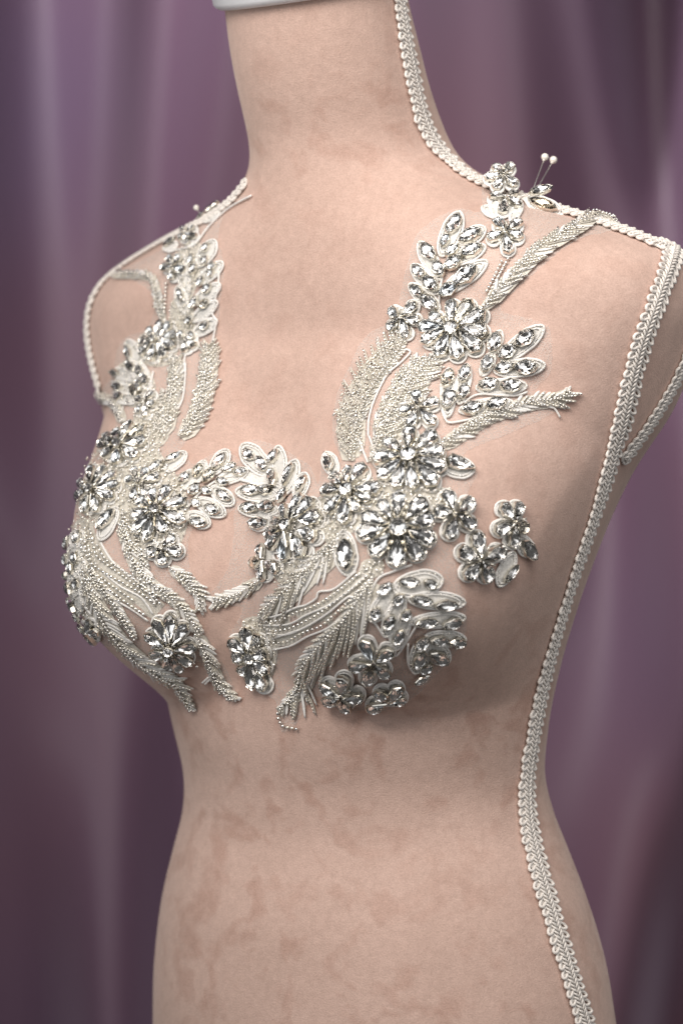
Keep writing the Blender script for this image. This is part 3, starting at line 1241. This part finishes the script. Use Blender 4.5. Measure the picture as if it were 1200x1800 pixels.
# bust flowers
flower(A, (720, 810), [(722, 757), (765, 767), (778, 797), (781, 828), (766, 859), (726, 862), (695, 861), (670, 845), (661, 812), (681, 781)], core=13)
fl = spray(A, [((776, 822), (832, 826), 34)], [], name='leaf_motif')
seg_stone(fl, 'pear', (830, 826), (782, 811), wpx=24, lmax=.017)
flower(A, (619, 870), [(590, 840), (617, 829), (643, 825), (670, 864), (654, 884), (633, 900), (610, 922), (582, 903), (574, 866)], core=12)
fl = spray(A, [((592, 838), (575, 797), 26)], [], name='leaf_motif')
seg_stone(fl, 'pear', (577, 801), (587, 829), wpx=18)
flower(A, (699, 930), [(702, 872), (747, 880), (758, 912), (761, 952), (738, 983), (696, 996), (656, 976), (631, 941), (641, 910), (671, 886)], core=14)
flower(A, (795, 905), [(780, 867), (826, 881), (828, 926), (785, 946), (761, 900)], w=22, rim=5)
fl = spray(A, [((606, 934), (614, 1012), 38)], [], name='leaf_motif')
seg_stone(fl, 'marquise', (611, 950), (614, 1003), wpx=29, lmax=.018)
flower(A, (896, 919), [(877, 887), (906, 885), (918, 930), (896, 960), (865, 934)], w=20, rim=5)
flower(A, (837, 983), [(832, 937), (802, 967), (813, 1015), (854, 1019), (879, 967)], w=23, rim=5)
spray(A, [((905, 940), (932, 978), 28), ((900, 970), (874, 1030), 26)], [((912, 952), (934, 980), 20), ((881, 1021), (904, 994), 13)], name='leaf_motif')
# curled leaf
spray(A, [((690, 1035), (776, 1018), 44), ((716, 1052), (815, 1058), 29), ((720, 1092), (815, 1084), 26), ((745, 1118), (816, 1122), 26), ((742, 1128), (788, 1160), 34),
          ((700, 1030), (652, 1090), 30), ((708, 1048), (676, 1116), 28), ((716, 1070), (693, 1140), 26), ((745, 1120), (728, 1180), 32)],
      [((702, 1022), (735, 1024), 15), ((743, 1021), (765, 1030), 14), ((723, 1050), (756, 1057), 15), ((763, 1062), (798, 1061), 16), ((730, 1092), (765, 1090), 15), ((776, 1094), (806, 1090), 17),
       ((756, 1119), (785, 1123), 15), ((789, 1123), (813, 1127), 16), ((756, 1141), (782, 1160), 19), ((730, 1135), (748, 1116), 18), ((728, 1167), (743, 1141), 17), ((739, 1177), (756, 1162), 15),
       ((729, 1194), (751, 1182), 13), ((664, 1044), (688, 1026), 15), ((690, 1061), (708, 1044), 15), ((653, 1085), (668, 1067), 15), ((677, 1103), (691, 1078), 15), ((706, 1088), (717, 1069), 14),
       ((693, 1127), (706, 1104), 14)],
      cords=[[(723, 993), (690, 1005), (664, 1018), (650, 1053), (651, 1083), (662, 1097), (675, 1116), (684, 1118), (694, 1150), (712, 1127), (729, 1100)], [(716, 1128), (716, 1160), (726, 1180)]])
# lower flowers
flower(A, (658, 1154), [(641, 1120), (688, 1136), (680, 1180), (644, 1196), (619, 1167)], w=20, rim=5)
flower(A, (605, 1214), [(607, 1180), (570, 1197), (576, 1228), (611, 1241), (638, 1219)], w=21, rim=5)
flower(A, (683, 1223), [(702, 1200), (664, 1207), (650, 1240), (711, 1222)], w=20, rim=5)
flower(A, (445, 1150), [(434, 1103), (466, 1117), (477, 1145), (476, 1178), (472, 1214), (452, 1206), (431, 1178), (415, 1148), (408, 1121)], core=10, w=23)
filling(A, [[(425, 1095), (470, 1085), (492, 1110), (488, 1150), (478, 1190), (455, 1180)]])
# bead stems to the cleavage flower
stems(A, [[(466, 1091), (497, 1089), (525, 1075), (555, 1065), (585, 1047), (613, 1026), (638, 1003)], [(482, 1108), (511, 1103), (539, 1091), (567, 1075), (595, 1054), (632, 1026), (655, 1004)],
          [(478, 1128), (506, 1126), (536, 1110), (567, 1098), (590, 1079), (613, 1058), (640, 1030), (664, 1006)]],
      [[(463, 1085), (492, 1081), (524, 1067), (540, 1063), (558, 1052), (564, 1040), (590, 1035), (627, 1004)], [(466, 1098), (510, 1096), (543, 1079), (580, 1063), (613, 1040), (645, 1010)],
       [(474, 1104), (474, 1112), (506, 1114), (541, 1100), (578, 1077), (613, 1049), (622, 1052)], [(483, 1121), (530, 1105)], [(484, 1140), (515, 1133), (543, 1117), (585, 1098), (622, 1061), (650, 1028)]],
      pads=[[(463, 1085), (524, 1068), (590, 1036), (640, 998), (668, 1004), (640, 1040), (585, 1098), (515, 1132), (480, 1138)]])
frond(A, [(655, 1020), (637, 1045), (606, 1088), (581, 1114), (553, 1145), (534, 1173), (527, 1203), (510, 1236)], 40, 12, step=9, ang=28, taper=.55, base_taper=.02, white=.3)
frond(A, [(528, 1205), (510, 1228), (494, 1248)], 10, 7, step=7, ang=28, taper=.4)
stems(A, [[(510, 1228), (495, 1246), (491, 1256), (499, 1274), (514, 1278), (534, 1282)]], [], gap=8)
frond(A, [(592, 952), (570, 978), (545, 1000), (525, 1020), (500, 1045), (478, 1063), (460, 1082)], 30, 14, step=8.5, ang=30, taper=.5, white=.25)
frond(A, [(462, 1022), (440, 1032), (420, 1043), (400, 1051), (370, 1060)], 12, 13, step=7.5, ang=30, taper=.3, white=.35)
# cleavage spray
flower(A, (520, 928), [(538, 876), (559, 882), (577, 908), (568, 950), (544, 982), (508, 986), (480, 966), (473, 946), (486, 916), (504, 892)], core=11)
flower(A, (474, 985), [(466, 963), (450, 992), (470, 1020), (497, 1003)], w=19)
spray(A, [((474, 836), (426, 783), 38), ((494, 858), (492, 785), 27), ((500, 872), (524, 810), 27), ((524, 878), (540, 833), 25), ((494, 872), (415, 865), 27), ((494, 898), (420, 895), 26), ((484, 918), (440, 924), 25)],
      [((430, 796), (446, 809), 16), ((454, 808), (468, 830), 16), ((480, 816), (492, 795), 17), ((481, 828), (489, 856), 17), ((507, 854), (519, 821), 17), ((530, 866), (543, 842), 17), ((426, 864), (458, 864), 17),
       ((460, 863), (483, 866), 16), ((427, 894), (458, 894), 17), ((460, 894), (490, 892), 18), ((446, 922), (477, 922), 18), ((496, 884), (509, 862), 16)],
      cords=[[(420, 842), (450, 851), (486, 852)], [(424, 846), (470, 856)]], extra_pads=[[(420, 840), (450, 825), (480, 840), (505, 880), (490, 885), (450, 855)]])

# ------------------------------------------------------------------ the mirrored piece on the far side
far_lace = Applique('beaded_applique', (250, 900), 'slightly blurred crystal beaded lace applique over the far shoulder and far breast', 'applique')
B = far_lace
tulle(B, [(440, 345), (380, 360), (300, 430), (215, 478), (240, 495), (270, 520), (262, 575), (215, 600), (198, 660), (175, 700), (205, 745), (170, 800), (140, 860), (122, 950), (130, 1060), (160, 1130),
          (230, 1140), (290, 1195), (345, 1250), (335, 1215), (310, 1180), (350, 1165), (380, 1205), (420, 1232), (400, 1180), (360, 1110), (330, 1060), (358, 1075), (365, 1040),
          (335, 1000), (340, 930), (420, 890), (430, 830), (395, 792), (340, 815), (325, 795), (300, 815), (350, 740), (378, 650), (385, 560), (395, 470), (385, 420), (400, 370)])
filling(B, [[(318, 440), (350, 425), (362, 470), (340, 520), (345, 570), (335, 600), (305, 575), (300, 540), (318, 500), (305, 460)], [(150, 830), (185, 780), (215, 750), (262, 745), (285, 800), (325, 860), (332, 915), (305, 975), (262, 985), (225, 960), (205, 900), (170, 925), (140, 905)],
            [(128, 930), (160, 915), (176, 990), (158, 1060), (180, 1110), (146, 1112), (128, 1040)], [(255, 690), (280, 700), (300, 760), (270, 790), (235, 745)], [(240, 600), (285, 570), (320, 590), (300, 640), (255, 640)], [(205, 650), (245, 630), (275, 680), (250, 715), (212, 705)]])
spray(B, [((360, 392), (390, 362), 20), ((315, 430), (290, 440), 16)], [((376, 372), (386, 356), 12, ), ((366, 380), (378, 366), 12), ((352, 392), (366, 380), 13), ((293, 435), (312, 425), 12)], cords=[[(445, 345), (405, 368), (370, 400), (345, 432), (318, 440), (300, 446)]], name='leaf_motif')
flower(B, (334, 417), [(325, 405), (346, 404), (350, 420), (335, 432), (322, 424)], w=12, rim=3)
flower(B, (314, 474), [(304, 456), (324, 453), (292, 474), (330, 478), (306, 494)], w=15, rim=3)
spray(B, [((350, 470), (381, 424), 26), ((350, 500), (394, 462), 22), ((342, 535), (389, 500), 22), ((340, 565), (384, 530), 20), ((342, 590), (383, 562), 22), ((332, 552), (315, 505), 20), ((330, 525), (325, 470), 20)],
      [((363, 445), (371, 430)), ((362, 468), (368, 452)), ((341, 484), (349, 466)), ((352, 503), (362, 488)), ((364, 516), (374, 499)), ((341, 540), (351, 522)), ((357, 540), (370, 528)), ((331, 568), (343, 556)), ((357, 578), (370, 566)),
       ((318, 510), (326, 528)), ((338, 470), (344, 450)), ((372, 472), (384, 466)), ((370, 486), (380, 478))], cords=[[(388, 470), (386, 505), (376, 548), (382, 565), (376, 605)]])
frond(B, [(290, 566), (283, 540), (277, 512), (268, 490), (240, 484), (198, 486)], 8, 8, step=7, ang=35, taper=.2)
stems(B, [[(296, 500), (294, 530), (292, 560)]], [], gap=7)
flower(B, (283, 605), [(270, 580), (290, 566), (306, 569), (316, 590), (312, 612), (296, 631), (272, 637), (254, 626), (256, 602)], core=7, w=17)
flower(B, (332, 602), [(322, 588), (345, 590), (347, 612), (330, 622)], w=15)
spray(B, [((248, 645), (228, 598), 24), ((240, 668), (202, 652), 20), ((242, 690), (203, 682), 18), ((250, 705), (206, 702), 18), ((262, 672), (240, 640), 22), ((268, 690), (250, 655), 18)],
      [((234, 632), (228, 612)), ((240, 655), (230, 640)), ((254, 663), (246, 648)), ((262, 678), (254, 662)), ((200, 655), (216, 660)), ((204, 681), (220, 684)), ((206, 700), (222, 700)), ((244, 698), (236, 680)), ((250, 690), (246, 672))],
      cords=[[(272, 655), (266, 680), (250, 708)], [(200, 672), (225, 676)], [(203, 692), (228, 694)]])
frond(B, [(218, 745), (212, 725), (200, 708), (172, 694)], 11, 9, step=7, ang=35, taper=.2)
frond(B, [(318, 770), (340, 742), (356, 705), (365, 660), (369, 605)], 16, 20, step=7, ang=36, taper=.2, white=.05)
frond(B, [(290, 765), (300, 725), (307, 680), (312, 630)], 13, 16, step=7, ang=34, taper=.25, white=.05)
frond(B, [(275, 760), (285, 722), (292, 690)], 10, 10, step=7, ang=34, taper=.25, white=.05)
stems(B, [], [[(328, 640), (327, 670), (322, 705), (308, 730)], [(330, 610), (326, 640), (328, 660)]])
flower(B, (260, 714), [(274, 694), (276, 716), (262, 736), (246, 730), (246, 706)], w=14)
filling(B, [[(318, 765), (335, 715), (350, 660), (362, 615), (378, 620), (376, 670), (358, 725), (335, 765)], [(282, 760), (292, 700), (302, 640), (322, 640), (320, 690), (305, 745)]], step=6.5, r=1.6)
# far bust
flower(B, (219, 790), [(212, 764), (235, 748), (259, 756), (260, 780), (245, 808), (211, 818), (190, 806), (180, 785), (190, 770)], core=8, w=20)
flower(B, (172, 868), [(168, 822), (190, 826), (208, 838), (212, 856), (204, 878), (178, 900), (156, 902), (144, 876), (148, 850)], core=8, w=18)
flower(B, (250, 855), [(262, 832), (282, 842), (240, 830), (228, 848), (238, 880), (262, 878)], core=6, w=16)
spray(B, [((292, 830), (328, 797), 22)], [((294, 815), (319, 801), 13), ((264, 834), (288, 816), 15)], name='leaf_motif')
flower(B, (278, 900), [(238, 911), (240, 938), (260, 952), (291, 937), (325, 918), (327, 882), (299, 861), (270, 867), (246, 884)], core=9, w=21)
fl = spray(B, [((208, 893), (178, 950), 24)], [], name='leaf_motif')
seg_stone(fl, 'marquise', (177, 932), (205, 899), wpx=20)
flower(B, (287, 965), [(308, 945), (321, 972), (288, 992), (263, 974)], w=19, rim=5)
spray(B, [((372, 835), (402, 793), 26), ((345, 850), (361, 812), 20), ((325, 862), (338, 828), 20), ((380, 850), (436, 828), 22), ((372, 858), (411, 888), 26), ((345, 880), (397, 906), 27), ((330, 905), (370, 924), 26)],
      [((318, 852), (333, 835), 15), ((343, 842), (355, 821), 15), ((377, 827), (395, 802), 16), ((360, 850), (377, 828), 16), ((393, 830), (415, 820), 14), ((413, 836), (434, 830), 14), ((335, 872), (350, 855), 16),
       ((355, 863), (373, 868), 13), ((382, 847), (402, 852), 14), ((383, 867), (406, 880), 15), ((338, 883), (354, 889), 14), ((362, 893), (386, 902), 17), ((335, 917), (363, 923), 16)],
      cords=[[(330, 895), (350, 870), (385, 845), (420, 838)]])
# outer side of the far breast
spray(B, [((150, 935), (130, 960), 26), ((150, 960), (120, 985), 26), ((152, 985), (122, 1015), 26), ((148, 1005), (124, 1045), 26), ((150, 1040), (130, 1080), 26)],
      [((146, 935), (139, 955), 15), ((128, 945), (122, 965), 14), ((125, 975), (121, 992), 14), ((136, 975), (142, 990), 15), ((130, 990), (134, 1008), 15), ((124, 1025), (131, 1042), 14), ((122, 1050), (127, 1062), 13), ((130, 1055), (138, 1070), 14),
       ((136, 1075), (144, 1090), 14), ((118, 1005), (122, 1018), 13), ((144, 1018), (138, 1034), 13)], cords=[[(146, 1010), (143, 1035), (150, 1060), (164, 1078)]])
flower(B, (162, 1106), [(146, 1096), (152, 1120), (172, 1124), (180, 1104), (164, 1088)], w=15, rim=3)
stems(B, [[(154, 930), (155, 970), (164, 990), (184, 1005), (206, 1018), (232, 1032), (258, 1048), (280, 1066)], [(165, 940), (172, 975), (190, 992), (215, 1010), (240, 1028), (268, 1045), (288, 1066)],
          [(175, 960), (190, 985), (215, 1000), (238, 1018), (262, 1036), (285, 1050)], [(148, 950), (150, 985), (170, 1010), (200, 1040), (225, 1058), (250, 1075), (266, 1085)], [(160, 960), (166, 1000), (190, 1022), (218, 1042), (245, 1060)]],
      [[(180, 955), (198, 985), (225, 1010), (255, 1032), (275, 1060)], [(200, 1052), (230, 1068), (262, 1090)], [(186, 1008), (216, 1032), (250, 1050), (270, 1078)]],
      pads=[[(150, 940), (172, 940), (200, 985), (245, 1020), (290, 1062), (270, 1088), (230, 1066), (195, 1045), (160, 1010)]], gap=8)
frond(B, [(152, 1000), (163, 1045), (180, 1080), (199, 1110), (223, 1140), (251, 1165), (280, 1184), (308, 1200), (323, 1221), (341, 1247)], 18, 11, step=8, ang=28, taper=.45, white=.2)
frond(B, [(160, 1000), (180, 1030), (200, 1055), (218, 1085), (240, 1120)], 9, 9, step=8, ang=28, taper=.4, white=.25)
frond(B, [(220, 900), (221, 935), (230, 968), (242, 1000), (262, 1022)], 14, 12, step=8, ang=30, taper=.3, white=.15)
frond(B, [(248, 965), (252, 990), (258, 1015), (275, 1032), (305, 1052), (332, 1080), (352, 1112)], 11, 13, step=8, ang=30, taper=.2, white=.25)
frond(B, [(345, 1112), (358, 1138), (371, 1169), (388, 1203), (408, 1224), (419, 1229)], 14, 9, step=8, ang=28, taper=.45, white=.35)
frond(B, [(300, 998), (319, 1014), (338, 1030), (350, 1048), (351, 1072)], 13, 10, step=7.5, ang=30, taper=.35, white=.35)
flower(B, (302, 1132), [(277, 1085), (302, 1076), (327, 1094), (344, 1132), (338, 1158), (320, 1172), (298, 1167), (273, 1145), (262, 1110)], core=9, w=20)
stems(B, [[(330, 1152), (345, 1165), (357, 1180)]], [[(372, 1190), (362, 1200)], [(368, 1188), (357, 1198)]])

# ------------------------------------------------------------------ pearl headed pins
def ray_at(px, py, depth):
    d = _f + _r * ((px - 600) / FPX) + _u * ((900 - py) / FPX)
    return CAMP + d * depth


def pin(head, foot, rpx, label, back):
    p, n = hit(*foot)
    dep = (p - CAMP).dot(_f)
    h = ray_at(head[0], head[1], dep + back)
    root = bpy.data.objects.new('pearl_pin', None)
    root.location = p
    C.objects.link(root)
    tag(root, label, 'pin', 'pearl headed dressmaking pins')
    mb = MB()
    d = (h - p).normalized()
    mb.tube([p - d * .006, p, h], .00028, 6)
    under(mb.build('shaft', M['pin']), root)
    mb = MB()
    r = rpx * PX * dep / 1.5
    N, K = 14, 10
    vv = [h + Vector((math.sin(math.pi * j / K) * math.cos(2 * math.pi * k / N), math.sin(math.pi * j / K) * math.sin(2 * math.pi * k / N), math.cos(math.pi * j / K))) * r for j in range(K + 1) for k in range(N)]
    mb.add(vv, [(j * N + k, j * N + (k + 1) % N, (j + 1) * N + (k + 1) % N, (j + 1) * N + k) for j in range(K) for k in range(N)])
    mb.tube([h - d * r * 1.25, h - d * r * .8], r * .35, 8)
    under(mb.build('head', M['pearl']), root)


pin((957, 276), (930, 350), 6.8, 'pearl headed pin in the near shoulder, the left of the two', .012)
pin((972, 281), (936, 345), 6.8, 'pearl headed pin in the near shoulder, the right of the two', .012)
pin((345, 365), (361, 388), 5.0, 'lone blurred pearl headed pin sticking up from the far shoulder', .008)
